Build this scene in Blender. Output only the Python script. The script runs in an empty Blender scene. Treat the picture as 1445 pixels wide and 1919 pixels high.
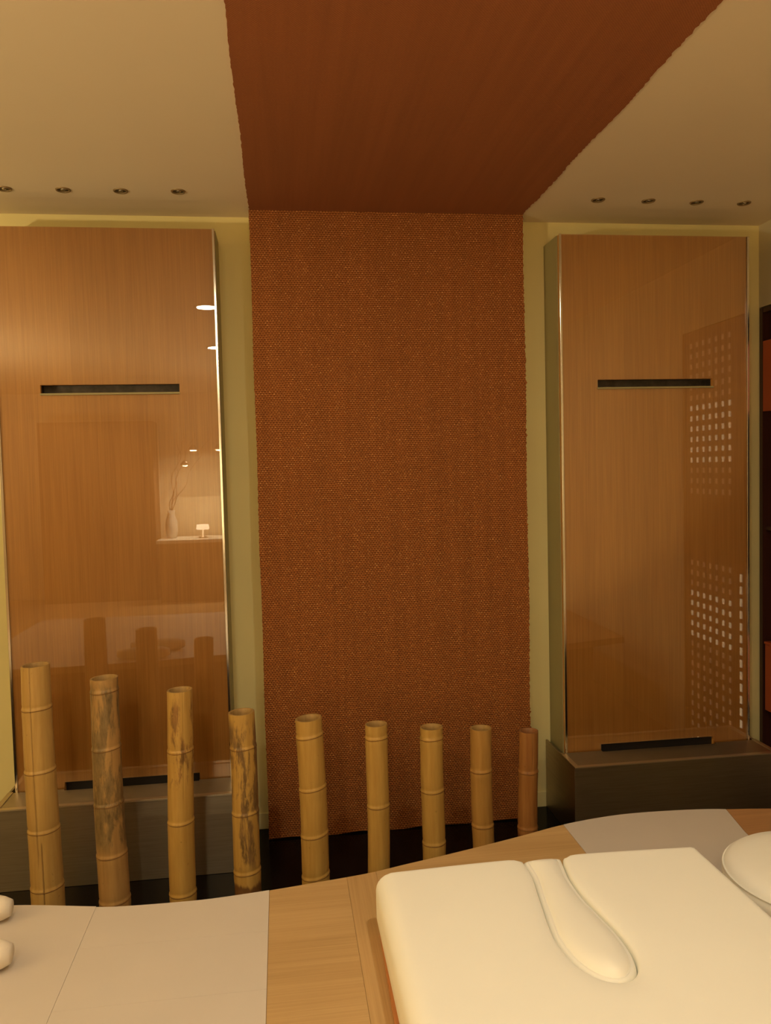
import bpy, bmesh, math, random
from mathutils import Vector, Matrix
from mathutils.geometry import delaunay_2d_cdt

PI = math.pi
sc = bpy.context.scene
COL = sc.collection
random.seed(7)

# ------------------------------------------------------------------ camera
cam = bpy.data.cameras.new('camera')
cam.sensor_fit = 'VERTICAL'
cam.sensor_height = 36.0
cam.lens = 1504.84 / 1919.0 * 36.0
cam.clip_start = 0.02
co = bpy.data.objects.new('camera', cam)
COL.objects.link(co)
CR = Vector((0.99124376, -0.12980796, -0.02420137))
CU = Vector((0.03059944, 0.04752268, 0.99840136))
CF = Vector((0.12845033, 0.99039966, -0.05107861))
m3 = Matrix((CR, CU, -CF)).transposed()
co.matrix_world = Matrix.Translation((0, 0, 1.494)) @ m3.to_4x4()
sc.camera = co

# ------------------------------------------------------------------ world, exposure
world = bpy.data.worlds.new('world')
sc.world = world
world.use_nodes = True
bg = world.node_tree.nodes['Background']
bg.inputs[0].default_value = (1.0, 0.72, 0.4, 1)
bg.inputs[1].default_value = 0.05
sc.view_settings.view_transform = 'Standard'
sc.view_settings.look = 'None'
sc.view_settings.gamma = 1.0
sc.view_settings.use_curve_mapping = False
sc.view_settings.exposure = 0.0
try:
    sc.cycles.use_denoising = True
    sc.cycles.max_bounces = 10
    sc.cycles.diffuse_bounces = 6
    sc.cycles.sample_clamp_indirect = 4.0
except Exception:
    pass

WARM = (1.0, 0.82, 0.50)
WARM_SPOT = (1.0, 0.90, 0.66)
# ceiling downlights of the room: x, y, watts   (their fittings are built further down)
CEIL = 2.535
LAMPS = [(-0.42, 1.24, 3.6, 'over the left table end, mirrored high in the left glass'),
         (-0.49, -0.37, 10.0, 'just behind the camera on the left'),
         (0.62, 1.15, 11.5, 'in the woven runner above the large cream pad'),
         (0.62, -0.37, 5.0, 'in the woven runner just behind the camera'),
         (-0.49, -2.2, 9.0, 'far behind the camera by the white counter')]
# unseen uplighters added to brighten the ceiling: x, y, height, watts
FILL_UPLIGHTS = [(-3.2, 0.0, 1.0, 118.0), (0.2, -1.5, 1.2, 26.0)]


# ------------------------------------------------------------------ materials
def nt(name):
    m = bpy.data.materials.new(name)
    m.use_nodes = True
    t = m.node_tree
    b = t.nodes['Principled BSDF']
    return m, t, b


def N(t, typ, **kw):
    n = t.nodes.new(typ)
    for k, v in kw.items():
        if k.startswith('i_'):
            key = k[2:]
            n.inputs[int(key) if key.isdigit() else key].default_value = v
        else:
            setattr(n, k, v)
    return n


def mapping(t, scale=(1, 1, 1), rot=(0, 0, 0)):
    tc = N(t, 'ShaderNodeTexCoord')
    mp = N(t, 'ShaderNodeMapping')
    mp.inputs['Scale'].default_value = scale
    mp.inputs['Rotation'].default_value = rot
    t.links.new(tc.outputs['Object'], mp.inputs['Vector'])
    return mp.outputs['Vector']


def noise(t, vec, scale, detail=4, rough=0.55, dist=0.0):
    n = N(t, 'ShaderNodeTexNoise')
    n.inputs['Scale'].default_value = scale
    n.inputs['Detail'].default_value = detail
    n.inputs['Roughness'].default_value = rough
    n.inputs['Distortion'].default_value = dist
    t.links.new(vec, n.inputs['Vector'])
    return n.outputs['Fac']


def ramp(t, fac, stops):
    r = N(t, 'ShaderNodeValToRGB')
    el = r.color_ramp.elements
    while len(el) < len(stops):
        el.new(0.5)
    for e, (p, c) in zip(el, stops):
        e.position = p
        e.color = (c[0], c[1], c[2], 1) if isinstance(c, (tuple, list)) else (c, c, c, 1)
    t.links.new(fac, r.inputs['Fac'])
    return r.outputs['Color']


def math_(t, op, a, b=None, clamp=False):
    n = N(t, 'ShaderNodeMath', operation=op)
    n.use_clamp = clamp
    for i, v in enumerate((a, b)):
        if v is None:
            continue
        if isinstance(v, (int, float)):
            n.inputs[i].default_value = v
        else:
            t.links.new(v, n.inputs[i])
    return n.outputs[0]


def mix(t, fac, a, b, mode='MIX'):
    n = N(t, 'ShaderNodeMix', data_type='RGBA', blend_type=mode)
    for i, v in ((0, fac), (6, a), (7, b)):
        if isinstance(v, (int, float)):
            n.inputs[i].default_value = v
        elif isinstance(v, (tuple, list)):
            n.inputs[i].default_value = (v[0], v[1], v[2], 1)
        else:
            t.links.new(v, n.inputs[i])
    return n.outputs[2]


def bump(t, b, h, strength=0.3, dist=0.001):
    n = N(t, 'ShaderNodeBump')
    n.inputs['Strength'].default_value = strength
    n.inputs['Distance'].default_value = dist
    t.links.new(h, n.inputs['Height'])
    t.links.new(n.outputs['Normal'], b.inputs['Normal'])


def plain(name, col, rough=0.6, metal=0.0, var=0.06, vs=6.0, bs=0.0):
    m, t, b = nt(name)
    v = mapping(t)
    f = noise(t, v, vs, 5)
    c = ramp(t, f, [(0.3, tuple(x * (1 - var) for x in col)), (0.7, tuple(min(1, x * (1 + var)) for x in col))])
    t.links.new(c, b.inputs['Base Color'])
    b.inputs['Roughness'].default_value = rough
    b.inputs['Metallic'].default_value = metal
    if bs:
        bump(t, b, noise(t, v, 260, 3), bs, 0.0008)
    return m


def wood(name, dark, light, axis='z', rough=0.35, fine=1.0, figure=0.35, spec=0.5, hair=0.18, spread=0.14):
    """straight grain running along one axis"""
    m, t, b = nt(name)
    s = {'x': (1.2, 60, 60), 'y': (60, 1.2, 60), 'z': (60, 60, 1.6)}[axis]
    v = mapping(t, s)
    f1 = noise(t, v, 1.4 * fine, 6, 0.6, 0.15)
    s2 = {'x': (0.5, 7, 7), 'y': (7, 0.5, 7), 'z': (7, 7, 0.5)}[axis]
    v2 = mapping(t, s2)
    f2 = noise(t, v2, 1.2, 3, 0.5, 0.8)
    s3 = {'x': (4, 330, 330), 'y': (330, 4, 330), 'z': (330, 330, 4)}[axis]
    f3 = noise(t, mapping(t, s3), 1.0, 2)
    f = math_(t, 'ADD', math_(t, 'MULTIPLY', f1, 1 - figure), math_(t, 'MULTIPLY', f2, figure))
    f = math_(t, 'ADD', math_(t, 'MULTIPLY', f, 1 - hair), math_(t, 'MULTIPLY', f3, hair))
    c = ramp(t, f, [(0.5 - spread, dark), (0.5 + spread, light)])
    t.links.new(c, b.inputs['Base Color'])
    b.inputs['Roughness'].default_value = rough
    b.inputs['Specular IOR Level'].default_value = spec
    return m


def weave(name, dark, mid, fleck, cu, cv, plane='xz', strength=0.9, flecks=0.72):
    """coarse basket weave: warp and weft as products of sines"""
    m, t, b = nt(name)
    tc = N(t, 'ShaderNodeTexCoord')
    warp = N(t, 'ShaderNodeTexNoise')
    warp.inputs['Scale'].default_value = 22
    warp.inputs['Detail'].default_value = 2
    t.links.new(tc.outputs['Object'], warp.inputs['Vector'])
    sub = N(t, 'ShaderNodeVectorMath', operation='SUBTRACT')
    t.links.new(warp.outputs['Color'], sub.inputs[0])
    sub.inputs[1].default_value = (0.5, 0.5, 0.5)
    scl = N(t, 'ShaderNodeVectorMath', operation='SCALE')
    t.links.new(sub.outputs[0], scl.inputs[0])
    scl.inputs['Scale'].default_value = 0.008
    add = N(t, 'ShaderNodeVectorMath', operation='ADD')
    t.links.new(tc.outputs['Object'], add.inputs[0])
    t.links.new(scl.outputs[0], add.inputs[1])
    sep = N(t, 'ShaderNodeSeparateXYZ')
    t.links.new(add.outputs[0], sep.inputs[0])
    u = sep.outputs['X']
    w = sep.outputs['Z' if plane == 'xz' else 'Y']
    su = math_(t, 'SINE', math_(t, 'MULTIPLY', u, 2 * PI / cu))
    sw = math_(t, 'SINE', math_(t, 'MULTIPLY', w, 2 * PI / cv))
    prod = math_(t, 'MULTIPLY', su, sw)
    row = math_(t, 'SINE', math_(t, 'MULTIPLY', w, 4 * PI / cv))
    h = math_(t, 'ADD', math_(t, 'MULTIPLY', prod, 0.24), math_(t, 'MULTIPLY', row, 0.20))
    h = math_(t, 'ADD', h, 0.5)
    fine = noise(t, mapping(t, (1, 1, 1)), 160, 3, 0.7)
    h2 = math_(t, 'ADD', math_(t, 'MULTIPLY', h, 0.62), math_(t, 'MULTIPLY', fine, 0.38))
    c = ramp(t, h2, [(0.30, dark), (0.62, mid)])
    sp = noise(t, mapping(t, (1, 1, 1.3)), 110, 2, 0.6)
    spm = ramp(t, math_(t, 'MULTIPLY', sp, math_(t, 'ADD', h, 0.45)), [(flecks - 0.06, 0.0), (flecks + 0.1, 1.0)])
    c = mix(t, spm, c, fleck)
    # lengthwise streaks where single warp threads are paler
    st = noise(t, mapping(t, (34, 1, 1.1) if plane == 'xz' else (34, 1.1, 1)), 1.0, 3, 0.6)
    stc = ramp(t, st, [(0.35, 0.93), (0.68, 1.05)])
    c = mix(t, 1.0, c, stc, 'MULTIPLY')
    t.links.new(c, b.inputs['Base Color'])
    b.inputs['Roughness'].default_value = 0.85
    b.inputs['Specular IOR Level'].default_value = 0.25
    bump(t, b, h2, strength, 0.004)
    return m


M = {}
M['wall'] = plain('wall_paint', (0.80, 0.71, 0.34), 0.75, var=0.03, vs=2, bs=0.15)
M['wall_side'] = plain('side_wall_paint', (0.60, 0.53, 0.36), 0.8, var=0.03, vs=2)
M['ceiling'] = plain('ceiling_paint', (0.76, 0.65, 0.46), 0.85, var=0.02, vs=1.5, bs=0.1)
M['olive'] = plain('olive_paint', (0.34, 0.30, 0.14), 0.55, var=0.04, vs=3)
M['floor'] = plain('black_gloss_floor', (0.006, 0.005, 0.005), 0.12, var=0.2, vs=4)
M['floor_room'] = wood('room_floor_boards', (0.45, 0.29, 0.15), (0.58, 0.40, 0.22), 'y', 0.4)
M['floor'].node_tree.nodes['Principled BSDF'].inputs['Specular IOR Level'].default_value = 0.1
M['sisal'] = weave('woven_sisal', (0.14, 0.038, 0.009), (0.39, 0.143, 0.036), (0.66, 0.34, 0.12), 0.0118, 0.0165)
M['sisal_top'] = weave('ceiling_sisal', (0.24, 0.078, 0.026), (0.34, 0.120, 0.042), (0.42, 0.17, 0.06), 0.007, 0.008, 'xy', 0.35, 0.80)
M['veneer_panel'] = wood('oak_veneer_upright', (0.49, 0.215, 0.046), (0.70, 0.345, 0.082), 'z', 0.4, hair=0.36, spread=0.2)
M['table_cross'] = wood('table_veneer_across', (0.38, 0.235, 0.095), (0.56, 0.375, 0.175), 'x', 0.4, 0.8, 0.6, hair=0.3, spread=0.17)
M['table_long'] = wood('table_veneer_lengthwise', (0.38, 0.23, 0.09), (0.53, 0.345, 0.155), 'y', 0.4, hair=0.3, spread=0.17)
M['table_dark'] = wood('table_veneer_brown', (0.30, 0.15, 0.06), (0.40, 0.215, 0.09), 'x', 0.4)
M['orange_wood'] = wood('orange_wood', (0.42, 0.16, 0.05), (0.58, 0.25, 0.09), 'y', 0.4)
M['dark_wood'] = wood('dark_stained_wood', (0.035, 0.012, 0.008), (0.07, 0.022, 0.014), 'z', 0.35)
M['red_box'] = plain('orange_red_lacquer', (0.48, 0.085, 0.022), 0.4, var=0.04)
M['leather'] = plain('cream_leather', (0.86, 0.85, 0.77), 0.5, var=0.012, vs=5, bs=0.08)
M['sheet'] = plain('white_sheet', (0.57, 0.51, 0.45), 0.5, var=0.02, vs=5)
M['sheet_b'] = plain('greyish_sheet', (0.50, 0.45, 0.40), 0.5, var=0.02, vs=5)
M['towel'] = plain('cream_towel', (0.74, 0.66, 0.54), 0.9, var=0.04, vs=40, bs=0.5)
M['chrome'] = plain('polished_steel', (0.80, 0.76, 0.68), 0.16, 1.0, 0.03)
M['bronze'] = plain('bronze_fitting', (0.30, 0.21, 0.10), 0.5, 0.5, 0.05)
M['spot_dark'] = plain('spot_inner_brown', (0.11, 0.075, 0.035), 0.5, 0.3, 0.05)
M['black'] = plain('black_void', (0.012, 0.009, 0.008), 0.6, var=0.1)
M['slot_metal'] = plain('slot_channel_metal', (0.10, 0.085, 0.07), 0.5, 0.6, 0.3, 30)
M['cabinet'] = wood('brown_cabinet', (0.10, 0.05, 0.022), (0.16, 0.08, 0.035), 'z', 0.5)
M['white_paint'] = plain('white_paint', (0.82, 0.78, 0.70), 0.6, var=0.02)
M['twig'] = plain('twig_bark', (0.09, 0.05, 0.03), 0.8, var=0.2)
M['lattice'] = plain('lattice_dark_metal', (0.05, 0.022, 0.012), 0.45, var=0.1)


def steel_mat():
    m, t, b = nt('brushed_steel')
    v = mapping(t, (2, 2, 60))
    f = noise(t, v, 3, 4)
    v2 = mapping(t)
    f2 = noise(t, v2, 900, 2)
    c = ramp(t, f, [(0.3, (0.38, 0.315, 0.22)), (0.7, (0.45, 0.375, 0.265))])
    t.links.new(c, b.inputs['Base Color'])
    b.inputs['Metallic'].default_value = 1.0
    b.inputs['Roughness'].default_value = 0.40
    b.inputs['Anisotropic'].default_value = 0.75
    tg_ = N(t, 'ShaderNodeCombineXYZ')
    tg_.inputs[1].default_value = 1.0
    tg_.inputs[2].default_value = 1.0
    t.links.new(tg_.outputs[0], b.inputs['Tangent'])
    bump(t, b, f2, 0.12, 0.0005)
    return m


M['steel'] = steel_mat()
M['rim_highlight'] = plain('steel_edge_highlight', (0.66, 0.55, 0.40), 0.38, 1.0, 0.04)  # paler than the plates: the edge highlight is put into the rim colour


def glass_mat():
    m = bpy.data.materials.new('clear_glass_sheet')
    m.use_nodes = True
    t = m.node_tree
    t.nodes.clear()
    out = N(t, 'ShaderNodeOutputMaterial')
    tr = N(t, 'ShaderNodeBsdfTransparent')
    tr.inputs[0].default_value = (0.985, 0.99, 0.98, 1)
    gl = N(t, 'ShaderNodeBsdfGlossy')
    gl.inputs['Roughness'].default_value = 0.006
    gl.inputs[0].default_value = (1, 1, 1, 1)
    fr = N(t, 'ShaderNodeFresnel')
    fr.inputs['IOR'].default_value = 1.55
    mx = N(t, 'ShaderNodeMixShader')
    t.links.new(fr.outputs[0], mx.inputs[0])
    t.links.new(tr.outputs[0], mx.inputs[1])
    t.links.new(gl.outputs[0], mx.inputs[2])
    t.links.new(mx.outputs[0], out.inputs[0])
    return m


M['glass'] = glass_mat()


def emit(name, col, s):
    m, t, b = nt(name)
    b.inputs['Base Color'].default_value = (*col, 1)
    b.inputs['Emission Color'].default_value = (*col, 1)
    b.inputs['Emission Strength'].default_value = s
    return m


M['lamp_glow'] = emit('lamp_glow', (1.0, 0.8, 0.5), 6.0)
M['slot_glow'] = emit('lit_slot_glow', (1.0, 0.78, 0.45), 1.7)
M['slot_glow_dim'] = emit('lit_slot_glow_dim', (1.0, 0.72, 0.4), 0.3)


def bamboo_mat(i, lo, hi, stain, thr, zlo, zhi, stretch=6.0, base=0.055, base_col=(0.11, 0.035, 0.012)):
    """one pole's skin; stain patches (weathering) only between zlo and zhi, dark reddish brown below base"""
    m, t, b = nt('bamboo_skin')
    tc = N(t, 'ShaderNodeTexCoord')
    sep = N(t, 'ShaderNodeSeparateXYZ')
    t.links.new(tc.outputs['Object'], sep.inputs[0])
    v = mapping(t, (70, 70, 5))
    f = noise(t, v, 1.0, 5, 0.6)
    c = ramp(t, f, [(0.30, lo), (0.74, hi)])
    off = N(t, 'ShaderNodeMapping')
    off.inputs['Location'].default_value = (i * 3.1, i * 1.7, i * 0.9)
    off.inputs['Scale'].default_value = (stretch * 7, stretch * 7, stretch * 1.5)
    t.links.new(tc.outputs['Object'], off.inputs['Vector'])
    big = noise(t, off.outputs[0], 1.0, 6, 0.68, 0.4)
    z = sep.outputs['Z']
    zm = math_(t, 'MULTIPLY', math_(t, 'MULTIPLY', math_(t, 'SUBTRACT', z, zlo), 25.0, True),
               math_(t, 'MULTIPLY', math_(t, 'SUBTRACT', zhi, z), 25.0, True))
    ms = ramp(t, big, [(thr, 0.0), (thr + 0.07, 1.0)])
    ms = math_(t, 'MULTIPLY', ms, zm)
    sc_ = ramp(t, noise(t, mapping(t, (60, 60, 14)), 1.0, 4, 0.7), [(0.35, tuple(x * 0.55 for x in stain)), (0.65, tuple(min(1, x * 1.25) for x in stain))])
    c = mix(t, math_(t, 'MULTIPLY', ms, 0.92), c, sc_)
    edge = math_(t, 'ADD', z, math_(t, 'MULTIPLY', math_(t, 'SUBTRACT', noise(t, mapping(t, (60, 60, 8)), 1.0, 4), 0.5), 0.05))
    bm_ = math_(t, 'MULTIPLY', math_(t, 'SUBTRACT', base, edge), 90.0, True)
    c = mix(t, math_(t, 'MULTIPLY', bm_, 0.85), c, base_col)
    # small freckles
    fr = ramp(t, noise(t, mapping(t, (1, 1, 0.6)), 85, 2), [(0.70, 0.0), (0.76, 0.45)])
    c = mix(t, fr, c, tuple(x * 0.5 for x in lo))
    t.links.new(c, b.inputs['Base Color'])
    b.inputs['Roughness'].default_value = 0.42
    bump(t, b, f, 0.15, 0.001)
    return m


# ------------------------------------------------------------------ helpers
def link(name, me, mat=None, parent=None, loc=None):
    o = bpy.data.objects.new(name, me)
    COL.objects.link(o)
    if mat is not None and me is not None:
        me.materials.append(mat)
    if parent is not None:
        o.parent = parent
    if loc is not None:
        o.location = loc
    return o


def obj(name, bm, mat, parent=None, smooth=False, loc=None):
    me = bpy.data.meshes.new(name)
    bmesh.ops.recalc_face_normals(bm, faces=bm.faces)
    bm.to_mesh(me)
    bm.free()
    if smooth:
        for p in me.polygons:
            p.use_smooth = True
    return link(name, me, mat, parent, loc)


def tag(o, label=None, cat=None, group=None, kind=None):
    if label:
        o['label'] = label
    if cat:
        o['category'] = cat
    if group:
        o['group'] = group
    if kind:
        o['kind'] = kind
    return o


def thing(name, label, cat, loc=(0, 0, 0), group=None, rz=0.0):
    o = bpy.data.objects.new(name, None)
    o.empty_display_size = 0.1
    COL.objects.link(o)
    o.location = loc
    o.rotation_euler = (0, 0, rz)
    return tag(o, label, cat, group)


def box(bm, x0, x1, y0, y1, z0, z1, bev=0.0):
    r = bmesh.ops.create_cube(bm, size=1.0)
    vs = r['verts']
    for v in vs:
        v.co = Vector(((x0 + x1) / 2 + v.co.x * (x1 - x0), (y0 + y1) / 2 + v.co.y * (y1 - y0), (z0 + z1) / 2 + v.co.z * (z1 - z0)))
    if bev:
        es = list({e for v in vs for e in v.link_edges})
        bmesh.ops.bevel(bm, geom=es, offset=bev, segments=2, profile=0.6, affect='EDGES')
    return bm


def bx(*a, **k):
    return box(bmesh.new(), *a, **k)


def lathe(prof, seg=48, cap=False):
    """prof: list of (r, z)"""
    bm = bmesh.new()
    rings = []
    for r, z in prof:
        if r < 1e-6:
            rings.append([bm.verts.new((0, 0, z))])
        else:
            rings.append([bm.verts.new((r * math.cos(2 * PI * k / seg), r * math.sin(2 * PI * k / seg), z)) for k in range(seg)])
    for a, b in zip(rings, rings[1:]):
        for k in range(seg):
            k2 = (k + 1) % seg
            if len(a) == 1 and len(b) > 1:
                bm.faces.new((a[0], b[k], b[k2]))
            elif len(b) == 1 and len(a) > 1:
                bm.faces.new((a[k], b[0], a[k2]))
            elif len(a) > 1:
                bm.faces.new((a[k], a[k2], b[k2], b[k]))
    return bm


def tube(bm, pts, r, seg=8, closed=False):
    pts = [Vector(p) for p in pts]
    n = len(pts)
    rings = []
    up0 = Vector((0, 0, 1))
    for i, p in enumerate(pts):
        if closed:
            d = pts[(i + 1) % n] - pts[i - 1]
        else:
            d = pts[min(i + 1, n - 1)] - pts[max(i - 1, 0)]
        d.normalize()
        up = up0 if abs(d.z) < 0.9 else Vector((1, 0, 0))
        s = d.cross(up).normalized()
        w = s.cross(d)
        rr = r(i / max(1, n - 1)) if callable(r) else r
        rings.append([bm.verts.new(p + s * rr * math.cos(2 * PI * k / seg) + w * rr * math.sin(2 * PI * k / seg)) for k in range(seg)])
    for i in range(n if closed else n - 1):
        a, b = rings[i], rings[(i + 1) % n]
        for k in range(seg):
            bm.faces.new((a[k], a[(k + 1) % seg], b[(k + 1) % seg], b[k]))
    if not closed:
        bm.faces.new(rings[0])
        bm.faces.new(list(reversed(rings[-1])))
    return bm


def catmull(P, n=8, closed=False):
    out = []
    L = len(P)
    rng = range(L if closed else L - 1)
    for i in rng:
        if closed:
            p0, p1, p2, p3 = P[i - 1], P[i], P[(i + 1) % L], P[(i + 2) % L]
        else:
            p0, p1, p2, p3 = P[max(i - 1, 0)], P[i], P[i + 1], P[min(i + 2, L - 1)]
        for k in range(n):
            t = k / n
            out.append(tuple(0.5 * ((2 * b) + (-a + c) * t + (2 * a - 5 * b + 4 * c - d) * t * t + (-a + 3 * b - 3 * c + d) * t ** 3)
                             for a, b, c, d in zip(p0, p1, p2, p3)))
    if not closed:
        out.append(tuple(P[-1]))
    return out


def slab(poly, z0, z1, bev=0.0):
    """prism over an x-y outline"""
    bm = bmesh.new()
    vs = [bm.verts.new((x, y, z0)) for x, y in poly]
    f = bm.faces.new(vs)
    r = bmesh.ops.extrude_face_region(bm, geom=[f])
    top = [v for v in r['geom'] if isinstance(v, bmesh.types.BMVert)]
    for v in top:
        v.co.z = z1
    if bev:
        tv = set(top)
        es = [e for e in bm.edges if e.verts[0] in tv and e.verts[1] in tv]
        bmesh.ops.bevel(bm, geom=es, offset=bev, segments=2, profile=0.6, affect='EDGES')
    return bm


# ------------------------------------------------------------------ the setting
XR, YB = 2.13, 3.36
tag(obj('floor', bx(-3.7, 2.6, 0.9, 3.5, -0.1, 0.0), M['floor']), kind='structure')
tag(obj('floor', bx(-3.7, 2.6, -4.1, 0.8995, -0.1, 0.0), M['floor_room']), kind='structure')
tag(obj('ceiling', bx(-3.7, 2.6, -4.1, 3.5, CEIL, CEIL + 0.1), M['ceiling']), kind='structure')
tag(obj('wall_back', bx(-3.7, 2.6, YB, YB + 0.1, 0.0, CEIL), M['wall']), kind='structure')
tag(obj('wall_left', bx(-3.7, -3.6, -4.0, YB, 0.0, CEIL), M['wall_side']), kind='structure')
tag(obj('wall_front', bx(-3.7, 2.6, -4.1, -4.0, 0.0, CEIL), M['ceiling']), kind='structure')
bm = bx(XR, XR + 0.45, 2.31, YB, 2.176, CEIL)
box(bm, XR, XR + 0.45, -4.0, 2.31, 0.0, CEIL)
box(bm, XR + 0.40, XR + 0.45, 2.31, YB, 0.0, 2.176)
tag(obj('wall_right', bm, M['wall_side']), kind='structure')
bm = bx(-0.196, 1.119, YB - 0.008, YB - 0.0005, 0.0, 0.068, bev=0.002)
tag(obj('baseboard_back', bm, M['wall']), kind='structure')
bm = bx(1.995, XR - 0.001, YB - 0.008, YB - 0.0005, 0.0, 0.068, bev=0.002)
tag(obj('baseboard_right', bm, M['wall']), kind='structure')

# ------------------------------------------------------------------ woven runners
X0, X1, YS = -0.091, 1.020, 3.248


def runner_wall():
    bm = bmesh.new()
    nz, nx, th = 420, 12, 0.014
    rnd = random.Random(3)
    front, back = [], []
    for j in range(nz + 1):
        z = 0.004 + (2.531 - 0.004) * j / nz
        jl = rnd.uniform(-1, 1) * 0.0012 + 0.0012 * math.sin(z * 9)
        jr = rnd.uniform(-1, 1) * 0.0022 + 0.002 * math.sin(z * 7 + 1)
        if rnd.random() < 0.03:
            jr += 0.004
        rf, rb = [], []
        for i in range(nx + 1):
            u = i / nx
            x = (X0 + jl) * (1 - u) + (X1 + jr) * u
            zz = z + (0.003 * math.sin(u * 23) + rnd.uniform(-1, 1) * 0.002 if j == 0 else 0)
            zz = max(zz, 0.001)
            y = YS - 0.004 * math.exp(-z / 0.06) + 0.001 * math.sin(z * 5 + u * 4)
            rf.append(bm.verts.new((x, y, zz)))
            rb.append(bm.verts.new((x, y + th, zz)))
        front.append(rf)
        back.append(rb)
    for j in range(nz):
        for i in range(nx):
            bm.faces.new((front[j][i], front[j][i + 1], front[j + 1][i + 1], front[j + 1][i]))
            bm.faces.new((back[j][i], back[j + 1][i], back[j + 1][i + 1], back[j][i + 1]))
        bm.faces.new((front[j][0], front[j + 1][0], back[j + 1][0], back[j][0]))
        bm.faces.new((front[j][nx], back[j][nx], back[j + 1][nx], front[j + 1][nx]))
    for i in range(nx):
        bm.faces.new((front[0][i], back[0][i], back[0][i + 1], front[0][i + 1]))
        bm.faces.new((front[nz][i], front[nz][i + 1], back[nz][i + 1], back[nz][i]))
    return bm


rw = thing('woven_wall_runner', 'tall rust brown coarse woven sisal runner hanging down the wall behind the bamboo poles', 'wall hanging', (0, 0, 0))
obj('woven_mat', runner_wall(), M['sisal'], rw)
obj('backing_board', bx(X0 + 0.02, X1 - 0.02, YS + 0.0155, YB - 0.009, 0.075, 2.53), M['wall'], rw)


def runner_ceiling():
    bm = bmesh.new()
    ny, z0 = 500, 2.5312
    rnd = random.Random(5)
    prev = None
    for j in range(ny + 1):
        y = YS + 0.012 - (YS + 2.5) * j / ny
        a = X0 + rnd.uniform(-1, 1) * 0.0016 + 0.0015 * math.sin(y * 8)
        b = X1 + rnd.uniform(-1, 1) * 0.003 + 0.003 * math.sin(y * 9)
        cur = [bm.verts.new(c) for c in ((a, y, z0), (b, y, z0), (b, y, CEIL - 0.0003), (a, y, CEIL - 0.0003))]
        if prev:
            for k in range(4):
                bm.faces.new((prev[k], prev[(k + 1) % 4], cur[(k + 1) % 4], cur[k]))
        else:
            bm.faces.new(cur)
        prev = cur
    bm.faces.new(prev)
    return bm


tag(obj('woven_ceiling_runner', runner_ceiling(), M['sisal_top']),
    'rust brown finely woven runner stretched along the ceiling between two cream areas', 'ceiling covering')

# ------------------------------------------------------------------ wall panels (water walls) and troughs
YP = 3.174
ZB, ZT = 0.06, 2.433


def frame_slab(x0, x1, y0, y1, z0, z1, hole, notch):
    """rectangular board with a see-through slot (hole) and a notch rising from the lower end"""
    bm = bmesh.new()
    hx0, hx1, hz0, hz1 = hole
    nx0, nx1, nz1 = notch
    xs = sorted({x0, x1, hx0, hx1, nx0, nx1})
    zs = sorted({z0, z1, hz0, hz1, nz1})
    V = {}

    def vert(x, y, z):
        k = (round(x, 5), round(y, 5), round(z, 5))
        if k not in V:
            V[k] = bm.verts.new(k)
        return V[k]

    def solid(i, j):
        if i < 0 or j < 0 or i >= len(xs) - 1 or j >= len(zs) - 1:
            return False
        cx, cz = (xs[i] + xs[i + 1]) / 2, (zs[j] + zs[j + 1]) / 2
        if hx0 < cx < hx1 and hz0 < cz < hz1:
            return False
        if nx0 < cx < nx1 and cz < nz1:
            return False
        return True
    for i in range(len(xs) - 1):
        for j in range(len(zs) - 1):
            if not solid(i, j):
                continue
            a, b, c, d = xs[i], xs[i + 1], zs[j], zs[j + 1]
            bm.faces.new((vert(a, y0, c), vert(b, y0, c), vert(b, y0, d), vert(a, y0, d)))
            bm.faces.new((vert(a, y1, c), vert(a, y1, d), vert(b, y1, d), vert(b, y1, c)))
            if not solid(i - 1, j):
                bm.faces.new((vert(a, y0, c), vert(a, y0, d), vert(a, y1, d), vert(a, y1, c)))
            if not solid(i + 1, j):
                bm.faces.new((vert(b, y0, c), vert(b, y1, c), vert(b, y1, d), vert(b, y0, d)))
            if not solid(i, j - 1):
                bm.faces.new((vert(a, y0, c), vert(a, y1, c), vert(b, y1, c), vert(b, y0, c)))
            if not solid(i, j + 1):
                bm.faces.new((vert(a, y0, d), vert(b, y0, d), vert(b, y1, d), vert(a, y1, d)))
    return bm


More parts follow.
